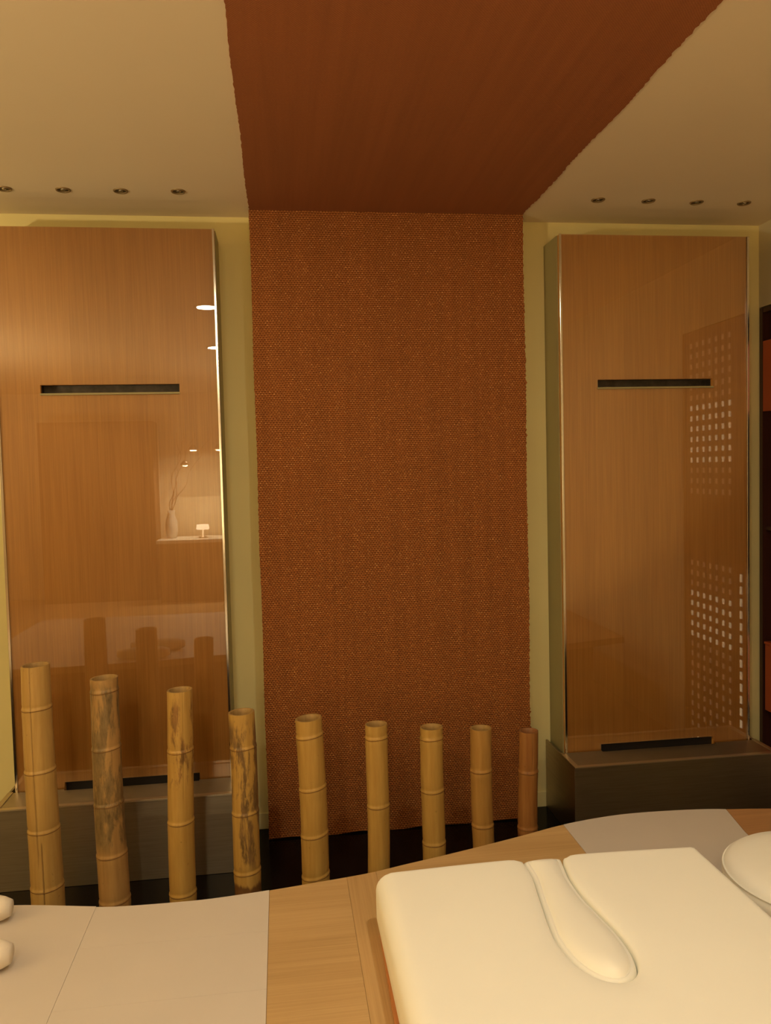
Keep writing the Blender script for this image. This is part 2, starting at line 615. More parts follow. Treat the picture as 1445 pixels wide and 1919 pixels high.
def water_panel(x0, x1, slot, notch, label):
    t = thing('wood_wall_panel', label, 'wall panel', ((x0 + x1) / 2, YB, 0), 'tall wood and glass wall panels')
    ox, oy = (x0 + x1) / 2, YB

    def P(name, bm, mat, lab=None):
        bmesh.ops.translate(bm, verts=bm.verts, vec=(-ox, -oy, 0))
        o = obj(name, bm, mat, t)
        if lab:
            o['label'] = lab
        return o
    hz = (slot[0], slot[1], 1.816, 1.847)
    nn = (notch[0], notch[1], 0.327)
    ys = YP + 0.022
    # body: hollow painted box
    bm = bmesh.new()
    for (a, b, c, d, e, f) in ((x0, x0 + 0.018, ys + 0.003, YB - 0.001, ZB, ZT), (x1 - 0.018, x1, ys + 0.003, YB - 0.001, ZB, ZT),
                               (x0 + 0.0181, x1 - 0.0181, ys + 0.003, YB - 0.001, ZT - 0.02, ZT), (x0 + 0.0181, x1 - 0.0181, ys + 0.003, YB - 0.001, ZB, ZB + 0.02)):
        box(bm, a, b, c, d, e, f)
    P('carcass', bm, M['olive'])
    P('wood_veneer', frame_slab(x0 + 0.003, x1 - 0.003, YP + 0.006, ys, ZB, ZT - 0.001, hz, nn), M['veneer_panel'])
    P('glass_pane', frame_slab(x0 + 0.011, x1 - 0.011, YP, YP + 0.005, ZB, ZT - 0.001, hz, nn), M['glass'])
    for s in (0, 1):
        a, b = (x0 + 0.002, x0 + 0.011) if s == 0 else (x1 - 0.011, x1 - 0.002)
        P('edge_trim', bx(a, b, YP - 0.003, YP + 0.0055, ZB, ZT, bev=0.0012), M['chrome'], 'polished steel edge trim')
    # recessed water outlet behind the slot
    bm = bmesh.new()
    a, b, c, d = hz
    box(bm, a - 0.01, b + 0.01, ys + 0.045, ys + 0.05, c - 0.02, d + 0.02)
    box(bm, a - 0.01, b + 0.01, ys + 0.0005, ys + 0.045, d + 0.003, d + 0.008)
    box(bm, a - 0.01, a - 0.004, ys + 0.0005, ys + 0.045, c - 0.02, d + 0.003)
    box(bm, b + 0.004, b + 0.01, ys + 0.0005, ys + 0.045, c - 0.02, d + 0.003)
    o = P('slot_channel', bm, M['slot_metal'], 'dark recessed channel behind the slot')
    o2 = obj('slot_lip', bx(a - ox, b - ox, YP - 0.004 - oy, ys + 0.03 - oy, c - 0.0075, c - 0.0005, bev=0.001), M['olive'], o)
    P('gap_shade_sheet', bx(notch[0] - 0.02, notch[1] + 0.02, ys + 0.0005, ys + 0.002, ZB + 0.02, 0.36), M['black'], 'black sheet for the shade in the gap at the foot of the panel')  # black sheet: the dark of the open gap, put in as colour
    return t


water_panel(-1.043, -0.220, (-0.884, -0.373), (-0.860, -0.350), 'tall oak and glass wall panel left of the rust brown runner, behind the worn poles')
water_panel(1.143, 1.969, (1.302, 1.807), (1.300, 1.806), 'tall oak and glass wall panel right of the rust brown runner, near the dark shelves')


def trough(x0, x1, notch, label):
    cx = (x0 + x1) / 2
    t = thing('steel_trough', label, 'trough', (cx, YB, 0), 'steel troughs under the wood panels')
    y0, y1, h, w = 3.0, YB - 0.009, 0.301, 0.006

    def P(name, bm, mat, lab=None):
        bmesh.ops.translate(bm, verts=bm.verts, vec=(-cx, -YB, 0))
        o = obj(name, bm, mat, t)
        if lab:
            o['label'] = lab
        return o
    P('front_plate', bx(x0, x1, y0, y0 + w, 0.001, h - 0.004, bev=0.0008), M['steel'])
    P('side_plate', bx(x0, x0 + 0.009, y0 + w + 0.0002, y1, 0.001, h, bev=0.001), M['steel'])
    P('side_plate', bx(x1 - 0.009, x1, y0 + w + 0.0002, y1, 0.001, h, bev=0.001), M['steel'])
    # lid: flange all round, slightly sunk field, cut back where the water drains
    a, b = notch
    yl = YP - 0.0045
    poly = [(x0, y0 - 0.004), (x1, y0 - 0.004), (x1, yl), (b, yl), (b + 0.001, yl - 0.012), (a - 0.001, yl - 0.012), (a, yl), (x0, yl)]
    P('lid', slab(poly, h - 0.0035, h + 0.0005, 0.0006), M['steel'])
    bm = bmesh.new()
    rz = h + 0.0006
    box(bm, x0 + 0.001, x1 - 0.001, y0 - 0.0035, y0 + 0.018, rz, rz + 0.0035, bev=0.0008)
    box(bm, x0 + 0.001, x0 + 0.020, y0 + 0.0182, yl - 0.001, rz, rz + 0.0035, bev=0.0008)
    box(bm, x1 - 0.020, x1 - 0.001, y0 + 0.0182, yl - 0.001, rz, rz + 0.0035, bev=0.0008)
    P('rim', bm, M['rim_highlight'], 'raised steel rim round the lid')
    P('basin_floor', bx(x0 + 0.0092, x1 - 0.0092, y0 + w + 0.001, y1, 0.004, 0.010), M['black'])
    return t


trough(-1.067, -0.196, (-0.858, -0.352), 'brushed steel trough on the black floor under the left wood panel')
trough(1.119, 1.993, (1.301, 1.806), 'brushed steel trough on the black floor under the right wood panel')

# ------------------------------------------------------------------ small ceiling spots (unlit, bronze)


def spot_proto():
    t = bpy.data.objects.new('ceiling_spot', None)
    COL.objects.link(t)
    o = obj('ring', lathe([(0.019, 0.0), (0.020, -0.0035), (0.0235, -0.005), (0.0262, -0.003), (0.0268, 0.0)], 32), M['bronze'], t, True)
    obj('reflector', lathe([(0.0, -0.0005), (0.010, -0.0008), (0.0188, -0.0012), (0.0188, -0.0002)], 32), M['spot_dark'], t, True)
    obj('bulb', lathe([(0.0, -0.0042), (0.005, -0.0038), (0.008, -0.0022), (0.0085, -0.0008)], 20), M['chrome'], t, True)
    return t


def copy_tree(o, parent=None):
    c = o.copy()
    COL.objects.link(c)
    if parent is not None:
        c.parent = parent
    for ch in list(o.children):
        copy_tree(ch, c)
    return c


sp0 = spot_proto()
SPOTS = [(-0.947, 3.074, 'cut by the left picture edge'), (-0.745, 3.073, 'second from the left picture edge'),
         (-0.544, 3.072, 'third from the left picture edge'), (-0.339, 3.066, 'nearest the runner on the left side'),
         (1.267, 3.066, 'nearest the runner on the right side'), (1.475, 3.066, 'second right of the runner'),
         (1.680, 3.072, 'third right of the runner'), (1.882, 3.070, 'in the right corner, last one right of the runner')]
for i, (x, y, w) in enumerate(SPOTS):
    o = sp0 if i == 0 else copy_tree(sp0)
    o.location = (x, y, CEIL)
    o.rotation_euler = (0, 0, i * 0.7)
    tag(o, 'small bronze unlit ceiling spot, ' + w, 'ceiling light', 'small ceiling spots above the panels')

# ------------------------------------------------------------------ bamboo poles


def bamboo(i, x, y, lean, h, r1, r0, nodes, mat, label, tilt=0.0, cracks=(), neck=0.0012, rz=0.0, yel=(0.56, 0.36, 0.13)):
    """x,y at the foot; lean = x of the top minus x of the foot; r1 top radius, r0 foot radius"""
    t = thing('bamboo_pole', label, 'bamboo pole', (x, y, 0), 'bamboo poles in a row behind the table')
    seg = 160 if cracks else 72
    rnd = random.Random(100 + i)
    zs = set()
    for nz in nodes:
        for d in (-0.03, -0.018, -0.010, -0.006, -0.003, -0.001, 0.0, 0.002, 0.005, 0.010, 0.02, 0.035):
            if 0.002 < nz + d < h - 0.002:
                zs.add(round(nz + d, 4))
    k = 0.0
    while k < h:
        zs.add(round(k, 4))
        k += 0.018
    zs.add(round(h, 4))
    zs = sorted(zs)

    def rad(z):
        u = z / h
        r = r0 * (1 - u) + r1 * u
        for nz in nodes:
            d = z - nz
            r += 0.0014 * math.exp(-(d / 0.0045) ** 2)
            r += 0.0010 * math.exp(-((d + 0.018) / 0.014) ** 2)
            r -= neck * math.exp(-((d - 0.009) / 0.004) ** 2)
        return r

    def cx(z):
        u = z / h
        b = 0.0025 * math.sin(u * 5 + i)
        return lean * u + b
    bm = bmesh.new()
    rings = []
    for z in zs:
        r = rad(z)
        near = 1.0 if z < h - 0.03 else 0.6 + 0.4 * (h - z) / 0.03
        ring = []
        for s in range(seg):
            a = 2 * PI * s / seg
            rr = r * (1 + 0.012 * math.cos(2 * a + i))
            for (ca, z0, z1, dp) in cracks:
                if z0 <= z <= z1 and abs(((a - ca + PI) % (2 * PI)) - PI) < 2 * PI / seg * 0.5:
                    rr -= dp * min(1, (z - z0) / 0.03 + 0.1, (z1 - z) / 0.03 + (1.0 if z1 >= h - 0.001 else 0.1))
            ring.append(bm.verts.new((cx(z) + rr * math.cos(a), rr * math.sin(a), z + tilt * near * rr * math.cos(a) * (1 if z > 0.01 else 0))))
        rings.append(ring)
    for a, b in zip(rings, rings[1:]):
        for s in range(seg):
            bm.faces.new((a[s], a[(s + 1) % seg], b[(s + 1) % seg], b[s]))
    bm.faces.new(list(reversed(rings[0])))
    obj('culm', bm, mat, t, True)
    # cut end with the hollow
    bm = bmesh.new()
    rt = rad(h)
    wall = max(0.0058, rt * 0.17)
    prof = [(rt - 0.0003, h - 0.0005), (rt - 0.0008, h), (rt - wall + 0.001, h + 0.0002), (rt - wall, h - 0.001), (rt - wall - 0.0015, h - 0.02),
            (rt - wall - 0.002, h - 0.11), (0.0, h - 0.115)]
    bm = lathe(prof, seg)
    for v in bm.verts:
        a = math.atan2(v.co.y, v.co.x)
        f = 1 + 0.012 * math.cos(2 * a + i)
        v.co.z += tilt * 0.6 * v.co.x
        v.co.x = v.co.x * f + cx(h)
        v.co.y *= f
    obj('cut_end', bm, M['bamboo_cut_dark'] if i == 9 else M['bamboo_cut'], t, True)
    # raised node rings
    for nz in nodes:
        r = rad(nz) - 0.0006
        pts = []
        ph = rnd.uniform(0, 6)
        for s in range(40):
            a = 2 * PI * s / 40
            pts.append((cx(nz) + r * (1 + 0.012 * math.cos(2 * a + i)) * math.cos(a), r * (1 + 0.012 * math.cos(2 * a + i)) * math.sin(a),
                        nz - 0.0035 + tilt * r * math.cos(a) + 0.0007 * math.sin(3 * a + ph)))
        obj('node_ring', tube(bmesh.new(), pts, 0.0012, 6, True), M['bamboo_node'], t, True)
    return t


M['bamboo_cut'] = wood('bamboo_cut_end', (0.30, 0.18, 0.055), (0.46, 0.29, 0.10), 'z', 0.6)
M['bamboo_cut_dark'] = wood('bamboo_cut_end_brown', (0.20, 0.075, 0.022), (0.34, 0.15, 0.05), 'z', 0.6)
M['bamboo_node'] = wood('bamboo_node_ridge', (0.15, 0.062, 0.014), (0.25, 0.115, 0.03), 'x', 0.6)

YEL = ((0.48, 0.285, 0.080), (0.60, 0.385, 0.125))
YEL2 = ((0.50, 0.285, 0.065), (0.62, 0.385, 0.105))
F = -PI / 2      # the side that faces the room
bamboo(1, -0.817, 2.75, -0.003, 0.883, 0.0448, 0.0535, [0.139, 0.333, 0.533, 0.742],
       bamboo_mat(1, *YEL, (0.40, 0.24, 0.10), 0.66, 0, 1), 'tallest bamboo pole, leftmost, with a long dark split down its front', 0.06,
       [(F - 0.157, 0.22, 0.883, 0.005), (F + 0.087, -0.01, 0.30, 0.016)])
bamboo(2, -0.600, 2.75, -0.006, 0.828, 0.0450, 0.0515, [0.073, 0.232, 0.406, 0.594, 0.787],
       bamboo_mat(2, (0.40, 0.225, 0.075), (0.53, 0.32, 0.115), (0.25, 0.165, 0.068), 0.44, 0.24, 0.83, 2.6), 'second bamboo pole from the left, with grey weathered patches', 0.07)
bamboo(3, -0.374, 2.75, 0.012, 0.773, 0.0425, 0.0455, [0.076, 0.324, 0.569],
       bamboo_mat(3, *YEL2, (0.30, 0.15, 0.045), 0.52, 0.44, 0.76, 4.5), 'third bamboo pole from the left, dark streaks on its top section', 0.05,
       [(F + 0.35, 0.40, 0.773, 0.002)])
bamboo(4, -0.151, 2.75, -0.007, 0.684, 0.0445, 0.0462, [0.133, 0.339, 0.566],
       bamboo_mat(4, *YEL2, (0.22, 0.125, 0.05), 0.495, 0.14, 0.67, 3.4, 0.098, (0.13, 0.05, 0.02)), 'fourth bamboo pole from the left, mottled dark brown, beside the runner edge', 0.05)
bamboo(5, 0.083, 2.75, -0.011, 0.648, 0.0457, 0.0478, [0.096, 0.242, 0.407, 0.590],
       bamboo_mat(5, *YEL2, (0.40, 0.24, 0.1), 0.72, 0, 1), 'clean thick yellow bamboo pole with slanting rings, first one before the runner', 0.13)
bamboo(6, 0.300, 2.75, 0.008, 0.612, 0.0385, 0.0385, [0.325, 0.567],
       bamboo_mat(6, *YEL2, (0.40, 0.24, 0.1), 0.74, 0, 1), 'slim clean yellow bamboo pole with only two rings, second before the runner', 0.04)
bamboo(7, 0.508, 2.80, 0.004, 0.572, 0.0405, 0.0410, [0.152, 0.344, 0.535],
       bamboo_mat(7, *YEL2, (0.36, 0.2, 0.08), 0.70, 0, 1), 'clean yellow bamboo pole with three rings, third before the runner', 0.04)
bamboo(8, 0.695, 2.80, -0.004, 0.556, 0.0385, 0.0392, [0.201, 0.404],
       bamboo_mat(8, (0.42, 0.215, 0.05), (0.53, 0.30, 0.085), (0.36, 0.2, 0.08), 0.70, 0, 1), 'yellow bamboo pole with plain upper half, second from the right end', 0.03)
bamboo(9, 0.862, 2.80, 0.006, 0.534, 0.0350, 0.0370, [0.178, 0.386],
       bamboo_mat(9, (0.27, 0.105, 0.026), (0.40, 0.185, 0.052), (0.2, 0.08, 0.03), 0.62, 0, 1, 5.0, 0.165, (0.16, 0.045, 0.012)),
       'shortest bamboo pole, rightmost, reddish brown with a split near the top', 0.03, [(F + 0.15, 0.40, 0.534, 0.006)])

# ------------------------------------------------------------------ display table
TZ = 0.5
EDGE = [(-1.75, 1.95), (-1.30, 1.97), (-0.95, 1.95), (-0.68, 1.930), (-0.58, 1.915), (-0.454, 1.888), (-0.381, 1.880), (-0.272, 1.877), (-0.186, 1.879),
        (-0.062, 1.893), (0.066, 1.913), (0.186, 1.934), (0.284, 1.962), (0.385, 1.990), (0.492, 2.022), (0.621, 2.063),
        (0.742, 2.104), (0.877, 2.132), (0.991, 2.140), (1.149, 2.132), (1.254, 2.116), (1.367, 2.098), (1.60, 2.05), (1.95, 1.95)]
CUR = catmull(EDGE, 6)
Y0T = 0.45


def edge_y(x):
    for (a, b), (c, d) in zip(CUR, CUR[1:]):
        if a <= x <= c:
            return b + (d - b) * (x - a) / (c - a)
    return CUR[0][1] if x < CUR[0][0] else CUR[-1][1]


def strip(xa, xb, ya, inset=0.0):
    xs = [xa] + [p[0] for p in CUR if xa < p[0] < xb] + [xb]
    return [(xa, ya), (xb, ya)] + [(x, edge_y(x) - inset) for x in reversed(xs)]


tb = thing('display_table', 'long low wooden display table with a wavy back edge carrying the cream cushions', 'table', (0, 0, 0))
o = obj('tabletop', slab(strip(-1.75, 1.95, Y0T), TZ - 0.036, TZ - 0.0022, 0.0005), M['table_long'], tb)
obj('plinth', slab([(x, y - 0.14 if y > 1 else y + 0.1) for x, y in strip(-1.6, 1.8, Y0T)], 0.0, TZ - 0.0365), M['dark_wood'], tb)
G = 0.0006
for (a, b, mk, lab) in ((-0.0555, 0.131, 'table_cross', 'light oak veneer with its figure running across'),
                        (0.131 + G, 0.205, 'table_long', 'oak veneer band with grain towards the wall'),
                        (0.205 + G, 0.7495, 'table_cross', 'light oak veneer with its figure running across')):
    o = obj('veneer_sheet', slab(strip(a, b, Y0T, 0.0005), TZ - 0.002, TZ), M[mk], tb)
    o['label'] = lab
L3 = [(1.240, 2.118), (1.212, 1.978), (1.190, 1.80), (1.175, 1.5), (1.165, Y0T)]
poly = [(1.165 + G, Y0T), (1.95, Y0T)] + [(x, edge_y(x) - 0.0005) for x in [1.95, 1.8, 1.7, 1.6, 1.5, 1.42, 1.367, 1.30]] + [(p[0] + G, p[1] - (0.001 if i == 0 else 0)) for i, p in enumerate(L3[:-1])]
o = obj('veneer_sheet', slab(poly, TZ - 0.002, TZ), M['table_dark'], tb)
o['label'] = 'browner oak veneer at the right end'

# white table runner on the left: rectangular sheets butted together
wl = thing('white_table_runner', 'off-white smooth sheets covering the left end of the display table', 'table covering', (0, 0, TZ))
tb_z0, tb_z1 = -0.0018, 0.0006
for (xa, xb, ya, yb) in ((-1.70, -0.4545, Y0T + 0.01, None), (-0.4541, -0.0565, 1.7222, None), (-0.4541, -0.0565, 1.5222, 1.7218),
                         (-0.4541, -0.0565, 1.3222, 1.5218), (-0.4541, -0.0565, 1.0, 1.3218), (-0.4541, -0.0565, Y0T + 0.01, 0.9996)):
    if yb is None:
        pl = strip(xa, xb, ya, 0.0 if xa > -1 else -0.002)
    else:
        pl = [(xa, ya), (xb, ya), (xb, yb), (xa, yb)]
    obj('sheet', slab(pl, tb_z0, tb_z1 + (0.0004 if xa < -1 else 0.0), 0.0002), M['sheet'], wl)
wr_poly = [(0.7502, Y0T + 0.01)] + [(p[0] - G, p[1] - (0.001 if i == 0 else 0)) for i, p in reversed(list(enumerate(L3)))]
wr_poly[1] = (wr_poly[1][0], Y0T + 0.01)
xs = [p[0] for p in CUR if 0.7502 < p[0] < 1.235]
wr_poly += [(x, edge_y(x)) for x in reversed(xs)] + [(0.7502, edge_y(0.7502))]
tag(obj('grey_table_runner', slab(wr_poly, TZ - 0.0018, TZ + 0.0004, 0.0002), M['sheet_b']),
    'greyish white sheet across the table behind the large cream pad', 'table covering')

# ------------------------------------------------------------------ big cream pad with tongue insert


def seg_dist(p, poly, closed=True):
    best = 1e9
    n = len(poly)
    px, py = p
    for i in range(n if closed else n - 1):
        ax, ay = poly[i]
        bx_, by = poly[(i + 1) % n]
        dx, dy = bx_ - ax, by - ay
        L = dx * dx + dy * dy
        t = 0 if L == 0 else max(0, min(1, ((px - ax) * dx + (py - ay) * dy) / L))
        d = (px - ax - t * dx) ** 2 + (py - ay - t * dy) ** 2
        if d < best:
            best = d
    return math.sqrt(best)


def inside(p, poly):
    x, y = p
    c = False
    j = len(poly) - 1
    for i in range(len(poly)):
        xi, yi = poly[i]
        xj, yj = poly[j]
        if (yi > y) != (yj > y) and x < (xj - xi) * (y - yi) / (yj - yi) + xi:
            c = not c
        j = i
    return c


def resample(poly, step, closed=True):
    out = []
    n = len(poly)
    for i in range(n if closed else n - 1):
        a, b = poly[i], poly[(i + 1) % n]
        L = math.dist(a, b)
        k = max(1, int(round(L / step)))
        for q in range(k):
            out.append((a[0] + (b[0] - a[0]) * q / k, a[1] + (b[1] - a[1]) * q / k))
    if not closed:
        out.append(poly[-1])
    return out


def offset_loop(poly, d):
    """inward offset of a counter-clockwise loop"""
    n = len(poly)
    out = []
    for i in range(n):
        a, b = poly[i - 1], poly[(i + 1) % n]
        tx, ty = b[0] - a[0], b[1] - a[1]
        L = math.hypot(tx, ty) or 1
        out.append((poly[i][0] - ty / L * d, poly[i][1] + tx / L * d))
    return out


def upholstered(outline, height, zbot, offs, grid, low=0.012):
    """cushion over an outline (ccw): top = height(p, d), side wall tucked in below"""
    pts = []
    for d in offs:
        lp = outline if d == 0 else offset_loop(outline, d)
        for p in lp:
            if d == 0 or (inside(p, outline) and seg_dist(p, outline) > d * 0.9):
                pts.append(p)
    n0 = len(outline)
    xs = [p[0] for p in outline]
    ys = [p[1] for p in outline]
    lim = offs[-1] + grid * 0.5
    x = min(xs)
    while x < max(xs):
        y = min(ys)
        while y < max(ys):
            p = (x + random.uniform(-.1, .1) * grid, y + random.uniform(-.1, .1) * grid)
            if inside(p, outline) and seg_dist(p, outline) > lim:
                pts.append(p)
            y += grid
        x += grid
    edges = [(i, (i + 1) % n0) for i in range(n0)]
    V, E, Fc, ov, oe, of = delaunay_2d_cdt([Vector(p) for p in pts], edges, [], 0, 1e-6)
    bm = bmesh.new()
    bv = []
    for v in V:
        d = seg_dist(v, outline)
        bv.append(bm.verts.new((v.x, v.y, height((v.x, v.y), d))))
    for f in Fc:
        c = [sum(V[i][k] for i in f) / len(f) for k in (0, 1)]
        if inside(c, outline):
            try:
                bm.faces.new([bv[i] for i in f])
            except ValueError:
                pass
    # side wall
    where = {}
    for i, src in enumerate(ov):
        for q in src:
            where[q] = bv[i]
    ring = [where[i] for i in range(n0)]
    inner = offset_loop(outline, low)
    inner2 = offset_loop(outline, low * 0.3)
    prev = ring
    zt = [v.co.z if v else 0 for v in ring]
    for lv in range(1, 5):
        if lv < 3:
            cur = [bm.verts.new((p[0], p[1], zt[i] + (zbot + low - zt[i]) * lv / 2)) for i, p in enumerate(outline)]
        elif lv == 3:
            cur = [bm.verts.new((p[0], p[1], zbot + low * 0.3)) for p in inner2]
        else:
            cur = [bm.verts.new((p[0], p[1], zbot)) for p in inner]
        for i in range(n0):
            j = (i + 1) % n0
            if prev[i] is not prev[j]:
                bm.faces.new((prev[i], cur[i], cur[j], prev[j]))
        prev = cur
    bm.faces.new(prev)
    for v in [v for v in bm.verts if not v.link_faces]:
        bm.verts.remove(v)
    return bm


TONGUE = catmull([(0.515, 1.735), (0.510, 1.700), (0.511, 1.660), (0.509, 1.618), (0.500, 1.560), (0.493, 1.510), (0.485, 1.455), (0.480, 1.395),
                  (0.486, 1.336), (0.501, 1.295), (0.522, 1.270), (0.548, 1.260), (0.573, 1.268), (0.594, 1.296), (0.605, 1.340),
                  (0.606, 1.400), (0.598, 1.470), (0.590, 1.540), (0.590, 1.610), (0.596, 1.660), (0.602, 1.700), (0.603, 1.735)], 5)
PX0, PX1, PY0, PY1 = 0.177, 0.922, 0.50, 1.702


def back_y(x):      # slightly bowed back edge
    u = (x - PX0) / (PX1 - PX0)
    return PY1 + 0.006 * math.sin(PI * u) - 0.004 * u


rc = 0.03
pad = [(PX0 + 0.02, PY0), (PX1 - 0.02, PY0), (PX1, PY0 + 0.02)]
for k in range(7):
    a = k / 6 * PI / 2
    R = 0.035
    pad.append((PX1 - R + R * math.cos(a), back_y(PX1) - R + R * math.sin(a)))
pad += [(x, back_y(x)) for x in (0.85, 0.80, 0.75, 0.70, 0.65, 0.62)]
pad.append((0.6080, back_y(0.608)))
tng_r = [p for p in reversed(TONGUE) if p[1] < 1.700]
# the inlet: follow the tongue outline round and back out again
pad += [(p[0], p[1]) for p in tng_r]
pad.append((0.5050, back_y(0.505)))
pad += [(x, back_y(x)) for x in (0.49, 0.45, 0.40, 0.35, 0.30, 0.25)]
for k in range(7):
    a = PI / 2 + k / 6 * PI / 2
    R = 0.022
    pad.append((PX0 + R + R * math.cos(a), back_y(PX0) - R + R * math.sin(a)))
pad.append((PX0, PY0 + 0.02))
pad = resample(pad, 0.012)
pad = [p for i, p in enumerate(pad) if math.dist(p, pad[i - 1]) > 0.0012]
inlet = [p for p in TONGUE if p[1] < 1.71]
outer = [(PX0, PY0), (PX1, PY0), (PX1, PY1), (PX0, PY1)]
PZ = 0.620


def rnd_drop(d, R):
    return 0.0 if d >= R else R - math.sqrt(max(0, R * R - (R - d) ** 2))


def pad_h(p, d):
    x, y = p
    dt = seg_dist(p, inlet, False)
    u = (x - PX0) / (PX1 - PX0)
    dside = min(x - PX0, (PX1 - x) * 2.4, y - PY0)
    dback = back_y(x) - y
    z = PZ + 0.004 * math.sin(PI * u)
    z -= rnd_drop(max(0, dside), 0.040)
    z -= rnd_drop(max(0, dback), 0.014)
    z -= rnd_drop(max(0, dt - 0.0), 0.009) * 0.9
    z -= 0.004 * math.exp(-(dt / 0.02) ** 2)
    return z


pd = thing('cream_pad', 'large flat cream leather pad with a tongue-shaped insert, on the right of the table', 'cushion', (0, 0, 0))
obj('pad_body', upholstered(pad, pad_h, 0.517, [0, 0.0015, 0.004, 0.008, 0.013, 0.019, 0.027], 0.022), M['leather'], pd, True)
tg = offset_loop(TONGUE if True else [], 0.0)
area = sum(TONGUE[i - 1][0] * TONGUE[i][1] - TONGUE[i][0] * TONGUE[i - 1][1] for i in range(len(TONGUE)))
tl = [p for p in TONGUE if p[1] < 1.712]
# close the far end with a gentle arc
tl = tl + [(0.600 - 0.09 * k / 8, 1.706 + 0.006 * math.sin(PI * k / 8)) for k in range(9)]
ar = sum(tl[i - 1][0] * tl[i][1] - tl[i][0] * tl[i - 1][1] for i in range(len(tl)))
if ar < 0:
    tl.reverse()
tl = resample(tl, 0.009)
tl = [p for i, p in enumerate(tl) if math.dist(p, tl[i - 1]) > 0.0012]
tl = offset_loop(tl, 0.0016)


def ton_h(p, d):
    y = p[1]
    full = 0.016 + 0.006 * max(0, min(1, (1.5 - y) / 0.2))
    R = 0.026
    lift = full * (1 - (1 - min(d, 0.045) / 0.045) ** 2)
    z = PZ - 0.010 + lift - rnd_drop(d, 0.008) * 0.8
    z -= 0.0030 * math.exp(-((d - 0.011) / 0.0018) ** 2)
    return z


ti = obj('tongue_insert', upholstered(tl, ton_h, 0.56, [0, 0.0015, 0.004, 0.0085, 0.0105, 0.0125, 0.016, 0.022, 0.03], 0.012, 0.004), M['leather'], pd, True)
ti['label'] = 'raised tongue-shaped cream insert with a stitched seam'
pp = [(p[0], p[1], ton_h(p, 0.011) + 0.0001) for p in offset_loop(tl, 0.011) if p[1] < 1.69]
k0 = max(range(len(pp)), key=lambda k: math.dist(pp[k], pp[k - 1]))
pp = pp[k0:] + pp[:k0]
obj('seam_thread', tube(bmesh.new(), pp, 0.0006, 6), M['leather'], ti, True)
# wooden board under the pad, set a little askew
bd = slab([(0.147, PY0 + 0.02), (0.90, PY0 + 0.02), (0.905, 1.66), (0.1805, 1.66)], 0.5012, 0.5165, 0.0015)
o = obj('base_board', bd, M['orange_wood'], pd)
o['label'] = 'orange wooden board under the cream pad'

# ------------------------------------------------------------------ round cushion
rcu = thing('round_cushion', 'round cream leather cushion behind the right side of the large pad', 'cushion', (1.192, 1.648, 0.5008))
Rr = 0.205
prof = [(0, 0.0), (Rr - 0.03, 0.0), (Rr - 0.008, 0.006), (Rr, 0.022), (Rr + 0.001, 0.034), (Rr - 0.001, 0.046), (Rr - 0.007, 0.058), (Rr - 0.02, 0.067), (Rr - 0.05, 0.073), (Rr * 0.5, 0.077), (0, 0.078)]
obj('pad_body', lathe(prof, 96), M['leather'], rcu, True)
obj('piping', tube(bmesh.new(), [((Rr - 0.0015) * math.cos(2 * PI * k / 90), (Rr - 0.0015) * math.sin(2 * PI * k / 90), 0.050) for k in range(90)], 0.0022, 6, True), M['leather'], rcu, True)

# ------------------------------------------------------------------ rolled towels at the left edge


def towel(cx, cy, r, L, rz, label):
    t = thing('rolled_towel', label, 'towel', (cx, cy, TZ + 0.0014), 'rolled towels at the left picture edge', rz)
    bm = bmesh.new()
    seg = 40
    prev = None
    n = 18
    for k in range(n + 1):
        u = k / n
        x = -L + L * u
        e = max(0, (u - 0.72) / 0.28)
        e2 = max(0, (0.28 - u) / 0.28)
        rr = r * math.sqrt(max(0.0, 1 - (max(e, e2) * 0.86) ** 2.4))
        cur = []
        for s in range(seg):
            a = 2 * PI * s / seg
            q = rr * (1 + 0.02 * math.sin(3 * a + k * 0.4))
            zz = q * math.sin(a) * 0.96
            zz = max(zz, -r * 0.90)
            cur.append(bm.verts.new((x, q * math.cos(a), r * 0.90 + zz)))
        if prev:
            for s in range(seg):
                bm.faces.new((prev[s], prev[(s + 1) % seg], cur[(s + 1) % seg], cur[s]))
        else:
            bm.faces.new(cur)
        prev = cur
    bm.faces.new(prev)
    obj('towel_body', bm, M['towel'], t, True)
    # overlapping outer edge of the roll
    pts = [(-L + L * (0.1 + 0.8 * k / 12), r * 1.0 * math.cos(-0.5), r * 0.90 + r * math.sin(-0.5)) for k in range(13)]
    obj('edge_hem', tube(bmesh.new(), pts, 0.003, 8), M['towel'], t, True)
    return t


towel(-0.632, 1.862, 0.033, 0.28, 0.0, 'small rolled cream towel at the left picture edge, farther from the camera')
towel(-0.572, 1.672, 0.036, 0.30, 0.0, 'larger rolled cream towel at the left picture edge, nearer the camera')

# ------------------------------------------------------------------ dark shelf unit in the right wall
sh = thing('shelf_unit', 'dark wooden shelf unit with orange-red boxes at the right picture edge', 'shelf unit', (XR, 3.33, 0))
SY0, SY1 = 2.86, 3.352


def SP(name, bm, mat, lab=None, par=None):
    bmesh.ops.translate(bm, verts=bm.verts, vec=(-XR, -3.33, 0))
    o = obj(name, bm, mat, par or sh)
    if lab:
        o['label'] = lab
    return o


